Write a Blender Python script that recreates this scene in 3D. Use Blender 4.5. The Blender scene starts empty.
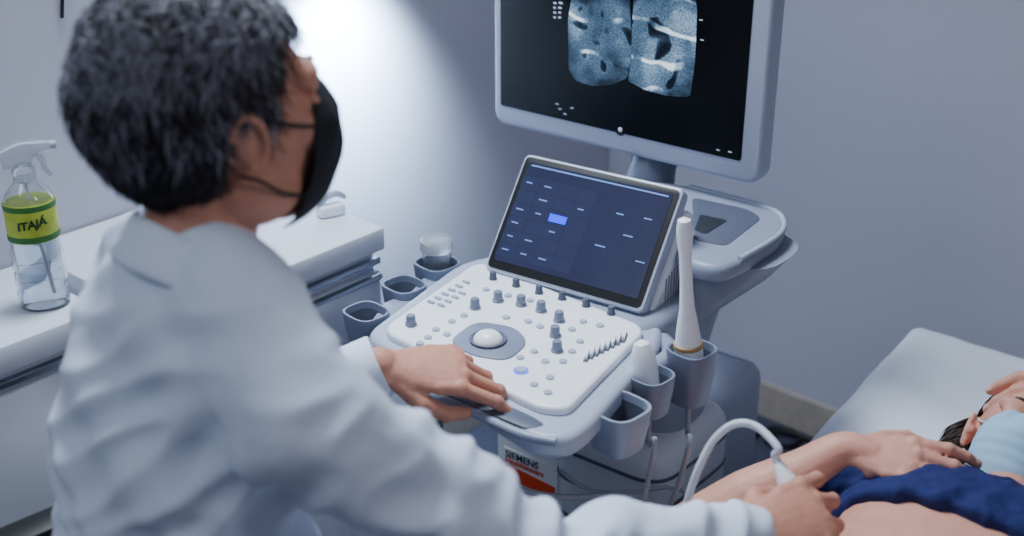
import bpy, bmesh, math, random
from mathutils import Vector as V, Matrix, noise
random.seed(7)
R = math.radians
C = bpy.context.scene.collection
F = 1300.0; PI2 = R(25); CZ = 1.72
cs, sn = math.cos(PI2), math.sin(PI2)

# ------------------------------------------------------------------ camera
cd = bpy.data.cameras.new('camera'); cam = bpy.data.objects.new('camera', cd); C.objects.link(cam)
cam.location = (0, 0, CZ); cam.rotation_euler = (R(90) - PI2, 0, 0)
cd.sensor_width = 36; cd.lens = 36 * F / 1024; cd.clip_start = .05
cd.dof.use_dof = True; cd.dof.focus_distance = 1.9; cd.dof.aperture_fstop = 2.6
bpy.context.scene.camera = cam

def ray(px, py):
    x = (px - 512) / F; u = (268 - py) / F
    return V((x, cs + u * sn, -sn + u * cs))
def onz(px, py, z):
    d = ray(px, py); return V((0, 0, CZ)) + d * ((z - CZ) / d.z)
def pd(px, py, t):
    return V((0, 0, CZ)) + ray(px, py) * t
def onpl(px, py, p0, n):
    d = ray(px, py); o = V((0, 0, CZ)); return o + d * ((p0 - o).dot(n) / d.dot(n))

# ------------------------------------------------------------------ materials
def lin(c):
    return tuple(((v / 255) / 12.92 if v / 255 <= .04045 else ((v / 255 + .055) / 1.055) ** 2.4) for v in c) + (1,)
def mat(name, col, rough=.5, metal=0, var=.06, scale=30, bump=0, bscale=200, trans=0, emit=0, sss=0, coat=0, bdist=.002, spec=.5, ior=1.45):
    m = bpy.data.materials.new(name); m.use_nodes = True
    nt = m.node_tree; b = nt.nodes['Principled BSDF']
    tc = nt.nodes.new('ShaderNodeTexCoord')
    n = nt.nodes.new('ShaderNodeTexNoise'); n.inputs['Scale'].default_value = scale; n.inputs['Detail'].default_value = 4
    nt.links.new(tc.outputs['Object'], n.inputs['Vector'])
    r = nt.nodes.new('ShaderNodeMix'); r.data_type = 'RGBA'
    c = lin(col)
    r.inputs[6].default_value = tuple(max(0, x * (1 - var)) for x in c[:3]) + (1,)
    r.inputs[7].default_value = tuple(min(1, x * (1 + var)) for x in c[:3]) + (1,)
    nt.links.new(n.outputs['Fac'], r.inputs[0])
    nt.links.new(r.outputs[2], b.inputs['Base Color'])
    b.inputs['Roughness'].default_value = rough; b.inputs['Metallic'].default_value = metal
    b.inputs['Specular IOR Level'].default_value = spec; b.inputs['IOR'].default_value = ior
    b.inputs['Transmission Weight'].default_value = trans
    b.inputs['Coat Weight'].default_value = coat
    if sss:
        b.inputs['Subsurface Weight'].default_value = sss
        b.inputs['Subsurface Radius'].default_value = (.012, .005, .003)
        b.inputs['Subsurface Scale'].default_value = 1
    if emit:
        nt.links.new(r.outputs[2], b.inputs['Emission Color']); b.inputs['Emission Strength'].default_value = emit
    if bump:
        n2 = nt.nodes.new('ShaderNodeTexNoise'); n2.inputs['Scale'].default_value = bscale; n2.inputs['Detail'].default_value = 5
        nt.links.new(tc.outputs['Object'], n2.inputs['Vector'])
        bp = nt.nodes.new('ShaderNodeBump'); bp.inputs['Strength'].default_value = bump; bp.inputs['Distance'].default_value = bdist
        nt.links.new(n2.outputs['Fac'], bp.inputs['Height']); nt.links.new(bp.outputs['Normal'], b.inputs['Normal'])
    return m
def scanmat(name, seed):
    # smooth grainy tissue, a few small dark rounded areas and bright curved bands
    m = bpy.data.materials.new(name); m.use_nodes = True
    nt = m.node_tree; b = nt.nodes['Principled BSDF']; N = nt.nodes.new; L = nt.links.new
    tc = N('ShaderNodeTexCoord')
    mp = N('ShaderNodeMapping'); mp.inputs['Location'].default_value = (seed, seed * 2, seed)
    L(tc.outputs['Object'], mp.inputs['Vector'])
    wn = N('ShaderNodeTexNoise'); wn.inputs['Scale'].default_value = 14; wn.inputs['Detail'].default_value = 1
    L(mp.outputs['Vector'], wn.inputs['Vector'])
    wv = N('ShaderNodeMix'); wv.data_type = 'VECTOR'; wv.inputs[0].default_value = .05
    L(mp.outputs['Vector'], wv.inputs[4]); L(wn.outputs['Color'], wv.inputs[5])
    grain = N('ShaderNodeTexNoise'); grain.inputs['Scale'].default_value = 360; grain.inputs['Detail'].default_value = 3
    big = N('ShaderNodeTexNoise'); big.inputs['Scale'].default_value = 15; big.inputs['Detail'].default_value = 4; big.inputs['Roughness'].default_value = .5
    voi = N('ShaderNodeTexNoise'); voi.inputs['Scale'].default_value = 36; voi.inputs['Detail'].default_value = 0
    wa_ = N('ShaderNodeTexWave'); wa_.bands_direction = 'Z'; wa_.inputs['Scale'].default_value = 6; wa_.inputs['Distortion'].default_value = 3; wa_.inputs['Detail'].default_value = 1.2; wa_.inputs['Detail Scale'].default_value = 2
    for q in (grain, big): L(mp.outputs['Vector'], q.inputs['Vector'])
    for q in (voi, wa_): L(wv.outputs[1], q.inputs['Vector'])
    def ramp(src, stops):
        cr = N('ShaderNodeValToRGB'); cr.color_ramp.interpolation = 'EASE'; e = cr.color_ramp.elements
        e[0].position, v0 = stops[0]; e[0].color = (v0, v0, v0, 1); e[1].position, v1 = stops[-1]; e[1].color = (v1, v1, v1, 1)
        for p_, v_ in stops[1:-1]: k = e.new(p_); k.color = (v_, v_, v_, 1)
        L(src, cr.inputs[0]); return cr.outputs[0]
    def math_(op, a, c_):
        q = N('ShaderNodeMath'); q.operation = op
        for i, x in enumerate((a, c_)):
            if isinstance(x, (int, float)): q.inputs[i].default_value = x
            else: L(x, q.inputs[i])
        return q.outputs[0]
    tissue = math_('MULTIPLY', ramp(big.outputs['Fac'], [(.30, .05), (.5, .24), (.70, .50)]), ramp(grain.outputs['Fac'], [(.3, .45), (.7, 1.15)]))
    ves = ramp(voi.outputs['Fac'], [(.24, .08), (.31, .2), (.37, 1.05), (.44, .92)])
    lines = math_('MULTIPLY', ramp(wa_.outputs['Fac'], [(.88, 0), (.99, .62)]), ramp(big.outputs['Fac'], [(.46, 0), (.6, 1)]))
    val = math_('ADD', math_('MULTIPLY', tissue, ves), lines)
    cr = N('ShaderNodeValToRGB'); e = cr.color_ramp.elements
    e[0].position = .015; e[0].color = (.001, .003, .008, 1); e[1].position = .9; e[1].color = (.76, .91, 1, 1)
    k = e.new(.17); k.color = (.045, .09, .16, 1); k = e.new(.42); k.color = (.20, .32, .47, 1)
    L(val, cr.inputs[0])
    b.inputs['Base Color'].default_value = (0, 0, 0, 1); b.inputs['Roughness'].default_value = .4; b.inputs['Specular IOR Level'].default_value = .2
    L(cr.outputs[0], b.inputs['Emission Color']); b.inputs['Emission Strength'].default_value = 1.6
    return m

M = dict(
    wall=mat('wall_paint', (190, 189, 202), .85, var=.02, scale=3, bump=.08, bscale=150),
    floor=mat('floor_vinyl', (66, 70, 88), .5, var=.12, scale=14),
    stone=mat('baseboard_stone', (176, 164, 152), .5, var=.25, scale=40),
    white=mat('white_laminate', (220, 226, 238), .45, var=.02),
    gap=mat('dark_gap', (36, 40, 50), .7),
    pgrey=mat('grey_plastic', (138, 146, 166), .42, var=.03, coat=.1),
    pgrey2=mat('steel_grey_plastic', (116, 124, 146), .42, var=.03, coat=.1),
    plight=mat('light_plastic', (166, 174, 193), .4, var=.02, coat=.1),
    pbody=mat('pale_body_plastic', (208, 213, 223), .4, var=.02, coat=.1),
    pwhite=mat('white_plastic', (238, 241, 248), .36, var=.02, coat=.1),
    pdark=mat('dark_plastic', (40, 43, 52), .45, var=.05),
    pmid=mat('mid_plastic', (84, 90, 107), .42, var=.04),
    rubber=mat('black_rubber', (18, 18, 21), .5),
    chrome=mat('brushed_steel', (165, 170, 180), .3, 1),
    gold=mat('tan_ring', (176, 142, 96), .4),
    screen=mat('dark_screen', (5, 7, 12), .35, emit=.25, spec=.15),
    tscreen=mat('touch_screen', (36, 40, 64), .24, emit=.24, var=.3, scale=10, coat=.4),
    tile=mat('screen_tile', (40, 45, 70), .24, emit=.24, var=.12, coat=.4),
    key=mat('screen_key', (104, 128, 186), .4, emit=.35),
    keyhi=mat('lit_key', (8, 50, 255), .4, emit=1.0),
    textw=mat('screen_text_mark', (190, 205, 225), .4, emit=.4),
    scan1=scanmat('scan_left', 1.3), scan2=scanmat('scan_right', 4.1),
    led=mat('led_ring', (100, 112, 235), .4, emit=.7),
    skin=mat('skin_doctor', (192, 134, 112), .55, var=.2, scale=40, bump=.4, bscale=170, sss=.06),
    skinp=mat('skin_patient', (208, 150, 130), .52, var=.16, scale=36, bump=.35, bscale=170, sss=.08),
    nail=mat('fingernail', (216, 168, 156), .3),
    coat=mat('lab_coat', (212, 221, 240), .85, var=.03, scale=12, bump=.2, bscale=60, bdist=.004),
    maskb=mat('black_cloth', (24, 25, 31), .85, bump=.35, bscale=60, bdist=.005),
    maskw=mat('surgical_mask', (158, 198, 224), .8, bump=.15, bscale=500),
    hair=mat('dark_hair', (42, 37, 41), .42, var=.4, scale=60),
    hairg=mat('grey_sheen_hair', (150, 150, 165), .45, var=.45, scale=60),  # serves real greying and the light sheen painted on the crown
    hairp=mat('brown_hair', (50, 35, 32), .42, var=.3, scale=90),
    navy=mat('navy_cloth', (20, 33, 90), .85, var=.15, scale=25, bump=.4, bscale=110, bdist=.005),
    trous=mat('dark_trousers', (40, 44, 58), .8),
    sheet=mat('white_sheet', (226, 231, 240), .85, var=.02, scale=8, bump=.3, bscale=45),
    vinyl=mat('bed_vinyl', (62, 76, 112), .5),
    clear=mat('clear_plastic', (244, 248, 252), .05, trans=.96, var=.01),
    milky=mat('milky_plastic', (232, 237, 244), .20, trans=.75, var=.02),
    fluid=mat('clear_liquid', (240, 246, 252), .04, trans=.96, var=.01, ior=1.33),
    lemon=mat('yellow_green_label', (178, 192, 60), .5, var=.45, scale=44),
    green=mat('green_label', (58, 116, 48), .5, var=.4, scale=80),
    red=mat('orange_red_print', (228, 72, 34), .5),
    teal=mat('teal_print', (28, 74, 86), .5),
    ink=mat('dark_ink', (20, 62, 34), .5),
    cable=mat('cable_white', (206, 210, 220), .45),
    cablek=mat('cable_black', (20, 20, 24), .5),
    cableg=mat('cable_grey', (150, 154, 166), .45),
    eye=mat('eye_white', (200, 196, 194), .3), iris=mat('iris', (50, 34, 24), .2),
)

# ------------------------------------------------------------------ mesh helper
class MB:
    def __init__(s): s.v = []; s.f = []
    def add(s, bm, T=None):
        n = len(s.v); bm.verts.index_update()
        for v in bm.verts: s.v.append((T @ v.co) if T is not None else v.co.copy())
        for f in bm.faces: s.f.append([n + v.index for v in f.verts])
        bm.free(); return s
    def box(s, c, size, bev=0, T=None, seg=2):
        bm = bmesh.new(); bmesh.ops.create_cube(bm, size=1)
        for v in bm.verts: v.co = V((v.co.x * size[0], v.co.y * size[1], v.co.z * size[2])) + V(c)
        if bev: bmesh.ops.bevel(bm, geom=bm.edges[:], offset=bev, segments=seg, affect='EDGES', profile=.5)
        return s.add(bm, T)
    def prism(s, poly, z0, z1, bev=0, T=None, seg=2):
        bm = bmesh.new()
        a = [bm.verts.new((p[0], p[1], z0)) for p in poly]; b = [bm.verts.new((p[0], p[1], z1)) for p in poly]
        n = len(poly); bm.faces.new(a[::-1]); bm.faces.new(b)
        for i in range(n): bm.faces.new((a[i], a[(i + 1) % n], b[(i + 1) % n], b[i]))
        bmesh.ops.recalc_face_normals(bm, faces=bm.faces[:])
        if bev:
            ed = [e for e in bm.edges if abs(e.verts[0].co.z - e.verts[1].co.z) < 1e-6]
            bmesh.ops.bevel(bm, geom=ed, offset=bev, segments=seg, affect='EDGES', profile=.5)
        return s.add(bm, T)
    def sph(s, c, r, T=None, seg=20, rot=None):
        if not hasattr(r, '__len__'): r = (r, r, r)
        bm = bmesh.new(); bmesh.ops.create_uvsphere(bm, u_segments=seg, v_segments=max(8, seg * 2 // 3), radius=1)
        for v in bm.verts:
            p = V((v.co.x * r[0], v.co.y * r[1], v.co.z * r[2]))
            if rot is not None: p = rot @ p
            v.co = p + V(c)
        return s.add(bm, T)
    def loft(s, rings, cap=True, T=None, closed=False):
        bm = bmesh.new(); L = []
        for r in rings: L.append([bm.verts.new(p) for p in r])
        n = len(rings[0]); m = len(L)
        for i in range(m if closed else m - 1):
            A = L[i]; B = L[(i + 1) % m]
            for j in range(n): bm.faces.new((A[j], A[(j + 1) % n], B[(j + 1) % n], B[j]))
        if cap and not closed: bm.faces.new(L[0][::-1]); bm.faces.new(L[-1])
        bmesh.ops.recalc_face_normals(bm, faces=bm.faces[:])
        return s.add(bm, T)
    def tube(s, pts, rad, seg=10, sub=0, T=None, ball=False):
        pts = [V(p) for p in pts]
        if not hasattr(rad, '__len__'): rad = [rad] * len(pts)
        if sub:
            P = []; Q = []
            for i in range(len(pts) - 1):
                p0 = pts[max(i - 1, 0)]; p1 = pts[i]; p2 = pts[i + 1]; p3 = pts[min(i + 2, len(pts) - 1)]
                for k in range(sub):
                    t = k / sub
                    P.append(.5 * ((2 * p1) + (p2 - p0) * t + (2 * p0 - 5 * p1 + 4 * p2 - p3) * t * t + (3 * p1 - p0 - 3 * p2 + p3) * t ** 3))
                    Q.append(rad[i] * (1 - t) + rad[i + 1] * t)
            P.append(pts[-1]); Q.append(rad[-1]); pts, rad = P, Q
        rings = []; up = None
        for i, p in enumerate(pts):
            d = (pts[min(i + 1, len(pts) - 1)] - pts[max(i - 1, 0)]).normalized()
            if up is None: up = V((0, 0, 1)) if abs(d.z) < .9 else V((1, 0, 0))
            up = (up - d * up.dot(d)).normalized(); sd = d.cross(up)
            rings.append([p + (up * math.cos(a) + sd * math.sin(a)) * rad[i] for a in [2 * math.pi * k / seg for k in range(seg)]])
        s.loft(rings, True, T)
        if ball:
            s.sph(pts[0], rad[0], T, 14); s.sph(pts[-1], rad[-1], T, 14)
        return s
    def cyl(s, c, r, h, T=None, seg=24, r2=None, bev=0):
        bm = bmesh.new(); bmesh.ops.create_cone(bm, cap_ends=True, segments=seg, radius1=r, radius2=r if r2 is None else r2, depth=h)
        if bev:
            ed = [e for e in bm.edges if abs(e.verts[0].co.z - e.verts[1].co.z) < 1e-6]
            bmesh.ops.bevel(bm, geom=ed, offset=bev, segments=2, affect='EDGES', profile=.5)
        for v in bm.verts: v.co = v.co + V(c) + V((0, 0, h / 2))
        return s.add(bm, T)
    def lathe(s, prof, c=(0, 0, 0), seg=28, T=None, sx=1, sy=1, p=2.0, closed=False):
        rings = [ell(V(c) + V((0, 0, z)), (1, 0, 0), (0, 1, 0), r * sx, r * sy, seg, p) for r, z in prof]
        return s.loft(rings, True, T, closed)
    def build(s, name, m, parent=None, local=False, flat=False, ang=38):
        me = bpy.data.meshes.new(name)
        vs = s.v
        if parent is not None and not local:
            t = parent
            while t.parent: t = t.parent
            I = t.matrix_basis.inverted(); vs = [I @ v for v in vs]
        me.from_pydata([tuple(v) for v in vs], [], s.f); me.update()
        return finish(name, me, m, parent, flat, ang)
def finish(name, me, m, parent, flat=False, ang=38):
    o = bpy.data.objects.new(name, me); C.objects.link(o); me.name = name
    me.materials.clear(); me.materials.append(m)
    if not flat:
        for p in me.polygons: p.use_smooth = True
        if ang: me.set_sharp_from_angle(angle=R(ang))
    if parent is not None: o.parent = parent
    return o
def thing(name, label, cat, loc=(0, 0, 0), rz=0, group=None):
    o = bpy.data.objects.new(name, None); C.objects.link(o); o.empty_display_size = .1
    o.matrix_basis = Matrix.Translation(loc) @ Matrix.Rotation(rz, 4, 'Z')
    o['label'] = label; o['category'] = cat
    if group: o['group'] = group
    return o
def struct(o): o['kind'] = 'structure'; return o
def rpoly(pts, r, n=6):
    out = []; N = len(pts)
    for i in range(N):
        p = V(pts[i][:2]); a = V(pts[i - 1][:2]) - p; b = V(pts[(i + 1) % N][:2]) - p
        rr = min(r, a.length * .45, b.length * .45)
        a = p + a.normalized() * rr; b = p + b.normalized() * rr
        for k in range(n + 1):
            t = k / n; out.append(tuple(a * (1 - t) ** 2 + p * 2 * t * (1 - t) + b * t * t))
    return out
def ell(c, ax, ay, rx, ry, n=28, p=2.0):
    out = []
    for k in range(n):
        a = 2 * math.pi * k / n; x, y = math.cos(a), math.sin(a)
        x = math.copysign(abs(x) ** (2 / p), x); y = math.copysign(abs(y) ** (2 / p), y)
        out.append(V(c) + V(ax) * x * rx + V(ay) * y * ry)
    return out
def bake(mb, name, m, parent, voxel, smooth=4, disp=None):
    me = bpy.data.meshes.new('t'); me.from_pydata([tuple(v) for v in mb.v], [], mb.f)
    o = bpy.data.objects.new('t', me); C.objects.link(o)
    r = o.modifiers.new('r', 'REMESH'); r.mode = 'VOXEL'; r.voxel_size = voxel
    if smooth:
        q = o.modifiers.new('s', 'SMOOTH'); q.factor = .5; q.iterations = smooth
    dg = bpy.context.evaluated_depsgraph_get(); dg.update()
    out = bpy.data.meshes.new_from_object(o.evaluated_get(dg))
    bpy.data.objects.remove(o); bpy.data.meshes.remove(me)
    if disp:
        nr = [v.normal.copy() for v in out.vertices]
        for v, n in zip(out.vertices, nr): v.co = v.co + n * disp(v.co)
    t = parent
    while t.parent: t = t.parent
    out.transform(t.matrix_basis.inverted()); out.update()
    return finish(name, out, m, parent, False, None)
def text_mesh(txt, size, T, name, m, parent, align='LEFT', ext=.0004, off=0, shear=0):
    cu = bpy.data.curves.new('t', 'FONT'); cu.body = txt; cu.size = size; cu.align_x = align; cu.extrude = ext; cu.offset = off; cu.shear = shear
    o = bpy.data.objects.new('t', cu); C.objects.link(o)
    dg = bpy.context.evaluated_depsgraph_get(); dg.update()
    me = bpy.data.meshes.new_from_object(o.evaluated_get(dg)); bpy.data.objects.remove(o)
    me.transform(T)
    return finish(name, me, m, parent, True)
def basis(x, y, z, o):
    T = Matrix.Identity(4)
    for i in range(3): T[i][0] = x[i]; T[i][1] = y[i]; T[i][2] = z[i]; T[i][3] = o[i]
    return T

# ------------------------------------------------------------------ room
E1 = V((.665, .747, 0)).normalized(); E2 = V((E1.y, -E1.x, 0))   # E1 along left wall, E2 along right wall
WA0 = V((-.839, 1.93, 0))
KC = WA0 + E1 * 1.64                                              # the room corner
def wa(s, o, z): return WA0 + E1 * s + E2 * o + V((0, 0, z))
H = 2.8
def room(pl, z0, z1, name, m, bev=0):
    struct(MB().prism([(q.x, q.y) for q in pl], z0, z1, bev).build(name, m, flat=True))
room([KC + E1 * .1 - E2 * .1, KC - E1 * 4.4 - E2 * .1, KC - E1 * 4.4, KC + E1 * .1], 0, H, 'wall_left', M['wall'])
room([KC, KC + E2 * 3.6, KC + E2 * 3.6 + E1 * .1, KC + E1 * .1], 0, H, 'wall_right', M['wall'])
room([KC - E2 * .1 + E1 * .1, KC + E2 * 3.6 + E1 * .1, KC + E2 * 3.6 - E1 * 4.4, KC - E2 * .1 - E1 * 4.4], -.1, 0, 'floor', M['floor'])
room([KC + E2 * .012, KC + E2 * 3.6, KC + E2 * 3.6 - E1 * .012, KC + E2 * .012 - E1 * .012], 0, .095, 'baseboard_right', M['stone'], .003)
room([KC, KC - E1 * 4.4, KC - E1 * 4.4 + E2 * .012, KC + E2 * .012], 0, .095, 'baseboard_left', M['stone'], .003)

# ------------------------------------------------------------------ counter and cabinet on the left wall
def unit(name, label, cat, s0, s1, dep, ztop, drawers, th=.035):
    loc = wa((s0 + s1) / 2, dep / 2 + .002, 0)
    t = thing(name, label, cat, loc, math.atan2(E1.y, E1.x))
    w = s1 - s0; fy = -dep / 2
    MB().box((0, .01, (ztop - .03) / 2 + .03), (w - .004, dep - .045, ztop - .09), .002).build('body', M['white'], t, True)
    MB().box((0, .02, .03), (w - .03, dep - .08, .06), 0).build('plinth', M['gap'], t, True)
    MB().box((0, .0, ztop - th / 2), (w, dep - .004, th), .005).build('top', M['white'], t, True)
    MB().box((0, .014, ztop - th - .014), (w - .01, dep - .052, .03), 0).build('shadow_gap', M['gap'], t, True)
    MB().box((0, fy + .018, ztop - th - .022), (w - .006, .012, .012), .002).build('edge_strip', M['chrome'], t, True)
    for (x0, x1, z0, z1, kind) in drawers:
        d = MB().box(((x0 + x1) / 2, fy + .025, (z0 + z1) / 2), (x1 - x0 - .005, .02, z1 - z0 - .010), .003).build(kind, M['white'], t, True)
        if kind == 'drawer':
            MB().box(((x0 + x1) / 2, fy + .012, z1 - .012), (x1 - x0 - .01, .014, .010), .003).build('handle', M['chrome'], d, True)
        else:
            MB().box((x1 - .04, fy + .009, z1 - .09), (.012, .014, .1), .004).build('handle', M['chrome'], d, True)
    return t
unit('counter', 'low white wall counter holding the spray bottle, left of the person in a lab coat', 'counter', -1.15, .03, .255, .82,
     [(-.59, -.2, .07, .742, 'door'), (-.2, .2, .07, .742, 'door'), (.2, .59, .07, .742, 'door')], .045)
unit('drawer_cabinet', 'white drawer cabinet against the wall, between the lab coat and the ultrasound machine', 'cabinet', .04, .497, .39, .845,
     [(-.228, .228, .66, .765, 'drawer'), (-.228, .228, .42, .648, 'drawer'), (-.228, .228, .07, .41, 'drawer')], .042)

# small white clip-like dispenser on the cabinet
p = onz(331, 215, .845)
t = thing('dispenser', 'small white plastic dispenser lying on the drawer cabinet beside the lab coat', 'dispenser', p, R(30))
MB().box((0, 0, .011), (.05, .03, .022), .008).build('base', M['pwhite'], t, True)
MB().tube([(-.02, 0, .02), (-.01, 0, .034), (.012, 0, .038), (.028, 0, .028)], [.006, .007, .006, .004], 8, 4).build('lever', M['plight'], t, True)

# ------------------------------------------------------------------ spray bottle
p = onz(46, 304, .82)
t = thing('spray_bottle', 'clear spray bottle with white trigger and yellow green label on the counter', 'bottle', p, R(20))
TB = Matrix.Diagonal((.94, .94, .93, 1))
pr = [(.001, 0), (.034, .0), (.04, .006), (.041, .03), (.0375, .036), (.041, .042), (.0405, .062), (.0372, .068), (.0405, .074), (.040, .10), (.0375, .118), (.0395, .185), (.034, .20), (.022, .214), (.015, .222), (.0135, .226)]
inn = [(max(.0005, r - .0022), z + (.002 if i < 2 else 0)) for i, (r, z) in enumerate(pr)][::-1]
MB().lathe(pr + inn, sy=.85, T=TB).build('bottle', M['clear'], t, True)
MB().lathe([(.001, .004), (.033, .004), (.0366, .01), (.0350, .036), (.0366, .05), (.0346, .068), (.0372, .10), (.0350, .118), (.037, .15), (.001, .15)], sy=.85, T=TB).build('liquid', M['fluid'], t, True)
lab = MB().lathe([(.0400, .123), (.0404, .124), (.0404, .186), (.0400, .187)], sy=.86, T=TB).build('label', M['lemon'], t, True)
MB().lathe([(.0406, .124), (.0408, .125), (.0408, .133), (.0406, .134)], sy=.86, T=TB).build('label_band', M['green'], lab, True)
MB().lathe([(.0406, .1765), (.0408, .177), (.0408, .1855), (.0406, .186)], sy=.86, T=TB).build('label_band', M['green'], lab, True)
rt = R(9)
Tt = basis(V((math.cos(rt), 0, math.sin(rt))), V((-math.sin(rt), 0, math.cos(rt))), V((0, -1, 0)), V((0, -.0345, .140)))
tm = text_mesh('ITAJÁ', .0175, Tt, 'label_text', M['ink'], lab, 'CENTER', off=.0005, shear=.2)
for v in tm.data.vertices:
    x = v.co.x; v.co.y = -.0334 * math.sqrt(max(0, 1 - (x / .0388) ** 2)) + (v.co.y + .0345)
MB().lathe([(.016, .220), (.018, .222), (.018, .24), (.014, .246), (.012, .25)], seg=20, T=TB).build('collar', M['milky'], t, True)
h = MB()
h.prism(rpoly([(-.03, .244), (.012, .244), (.018, .262), (.046, .268), (.046, .281), (.0, .285), (-.034, .272)], .008), -.011, .011, .003, TB @ Matrix.Rotation(R(90), 4, 'X'))
h.build('spray_head', M['milky'], t, True)
MB().tube([(.022, 0, .264), (.03, 0, .25), (.032, 0, .236), (.04, 0, .224)], [.0048, .0048, .0044, .003], 8, 4, TB).build('trigger', M['milky'], t, True)
MB().cyl((0, 0, 0), .007, .01, TB @ Matrix.Translation((.044, 0, .2745)) @ Matrix.Rotation(R(90), 4, 'Y'), 14).build('nozzle', M['plight'], t, True)
MB().tube([(0, 0, .205), (.005, 0, .12), (.012, 0, .02)], .0025, 8, 4).build('dip_tube', M['pwhite'], t, True)

# wall cord
q = onpl(62, 18, wa(0, .006, 0), E2); q2 = onpl(58, -120, wa(0, .006, 0), E2)
o = MB().tube([q2, q2 * .5 + q * .5 + V((.004, 0, 0)), q], .003, 8, 5).build('cord', M['cablek'])
o['label'] = 'thin dark cord hanging down the wall above the counter'; o['category'] = 'cord'

# ------------------------------------------------------------------ ultrasound machine
um = thing('ultrasound_machine', 'grey ultrasound machine with monitor, touchscreen and control console', 'ultrasound machine', (0, 1.665, 0), R(-37))
MI = um.matrix_basis.inverted(); MR = um.matrix_basis.to_3x3()
def ml(px, py, z): return MI @ onz(px, py, z)
def mp(L, z): return [tuple(ml(a, b, z)[:2]) for a, b in L]
# base, casters
MB().prism(rpoly([(-.25, .05), (.22, .05), (.24, .60), (-.27, .60)], .08), .07, .13, .02).build('base', M['pgrey'], um, True)
wm = MB().cyl((0, 0, -.0125), .04, .025, Matrix.Rotation(R(90), 4, 'Y'), 24, bev=.005)
first = None
for (x, y) in ((-.2, .1), (.18, .1), (-.2, .55), (.18, .55)):
    c = MB().box((x, y, .062), (.03, .05, .03), .006).build('caster', M['pmid'], um, True)
    if first is None:
        first = wm.build('wheel', M['rubber'], c, True); first.location = (x, y, .0405)
    else:
        w2 = first.copy(); C.objects.link(w2); w2.parent = c; w2.location = (x, y, .0405)
# body
MB().prism(rpoly([(-.17, .2), (.14, .2), (.15, .56), (-.18, .56)], .04), .13, .60, .035, seg=4).build('cabinet_body', M['plight'], um, True)
MB().prism(rpoly([(-.05, .165), (.165, .165), (.175, .40), (-.05, .40)], .055), .34, .60, .04, seg=4).build('side_housing', M['pbody'], um, True)
for z in (.42, .49, .545):
    MB().prism(rpoly([(-.053, .162), (.168, .162), (.178, .403), (-.053, .403)], .058), z, z + .006, .002).build('housing_trim', M['pmid'], um, True)
vm = MB()
for k in range(7): vm.box((-.0 + k * .018, .1635, .375), (.006, .004, .05), .001)
vm.build('vent_slots', M['pdark'], um, True)
fp = MB().box((-.105, .192, .39), (.13, .02, .4), .006).build('front_panel', M['pwhite'], um, True)
# nameplate
a1 = MI @ onpl(504, 446, um.matrix_basis @ V((0, .181, 0)), MR @ V((0, 1, 0)))
b1 = MI @ onpl(558, 501, um.matrix_basis @ V((0, .181, 0)), MR @ V((0, 1, 0)))
x0, x1, z1, z0 = a1.x, b1.x, a1.z, b1.z
npl = MB().box(((x0 + x1) / 2, .1805, (z0 + z1) / 2), (x1 - x0, .003, z1 - z0), .001).build('nameplate', M['pwhite'], um, True)
pw, ph = x1 - x0, z1 - z0
MB().prism([(x0 + .003, z0 + .003), (x0 + pw * .96, z0 + .003), (x0 + pw * .96, z0 + ph * .40), (x0 + .003, z0 + ph * .52)], -.1795, -.178, 0, Matrix(((1, 0, 0, 0), (0, 0, 1, 0), (0, 1, 0, 0), (0, 0, 0, 1))) @ Matrix.Translation((0, 0, .3575))).build('red_block', M['red'], npl, True)
tx_, ty_ = V((1, 0, 0)), V((0, 0, 1))
text_mesh('SIEMENS', .0190, basis(tx_, ty_, V((0, -1, 0)), V((x0 + .005, .1775, z1 - ph * .25))), 'brand_text', M['teal'], npl, off=.0001)
text_mesh('Healthineers', .0160, basis(tx_, ty_, V((0, -1, 0)), V((x0 + .005, .1772, z1 - ph * .42))), 'brand_text', M['red'], npl, off=.0001)
# column to console
n = 24
rings = [ell((0.0, .28, .58), (1, 0, 0), (0, 1, 0), .11, .09, n, 3), ell((.0, .24, .70), (1, 0, 0), (0, 1, 0), .09, .08, n, 3), ell((0, .18, .785), (1, 0, 0), (0, 1, 0), .10, .10, n, 3), ell((0, .15, .815), (1, 0, 0), (0, 1, 0), .12, .12, n, 3)]
MB().loft(rings).build('lift_column', M['pmid'], um, True)
# console tray
tl = [(362, 338), (458, 266), (500, 256), (664, 328), (660, 348), (592, 428), (572, 443), (536, 443)]
tray = rpoly(mp(tl, .835), .035)
MB().prism(tray, .808, .842, .012, seg=4).build('console_tray', M['plight'], um, True)
tcx = sum(a for a, b in tray) / len(tray); tcy = sum(b for a, b in tray) / len(tray)
ins = [(tcx + (a - tcx) * .84, tcy + .03 + (b - tcy) * .78) for a, b in tray]
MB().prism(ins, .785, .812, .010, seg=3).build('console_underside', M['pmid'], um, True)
cp = MB().prism(rpoly(mp([(478, 261), (648, 328), (568, 410), (540, 408), (380, 330)], .852), .03), .838, .854, .006, seg=3).build('control_panel', M['pwhite'], um, True)
ZP = .854
MB().prism(rpoly(mp([(430, 378), (470, 388), (532, 415), (546, 424), (528, 428), (470, 404), (430, 387)], .844), .010), .838, .8428, .0006).build('handle_gap_shade', M['pmid'], um, True)  # flat darker plate paints the shade of the open handle gap
MB().tube([ml(414, 387, .836), ml(470, 411, .836), ml(520, 434, .836), ml(556, 442, .836)], [.006, .0065, .0065, .006], 10, 5).build('front_handle', M['pgrey'], um, True)
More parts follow.
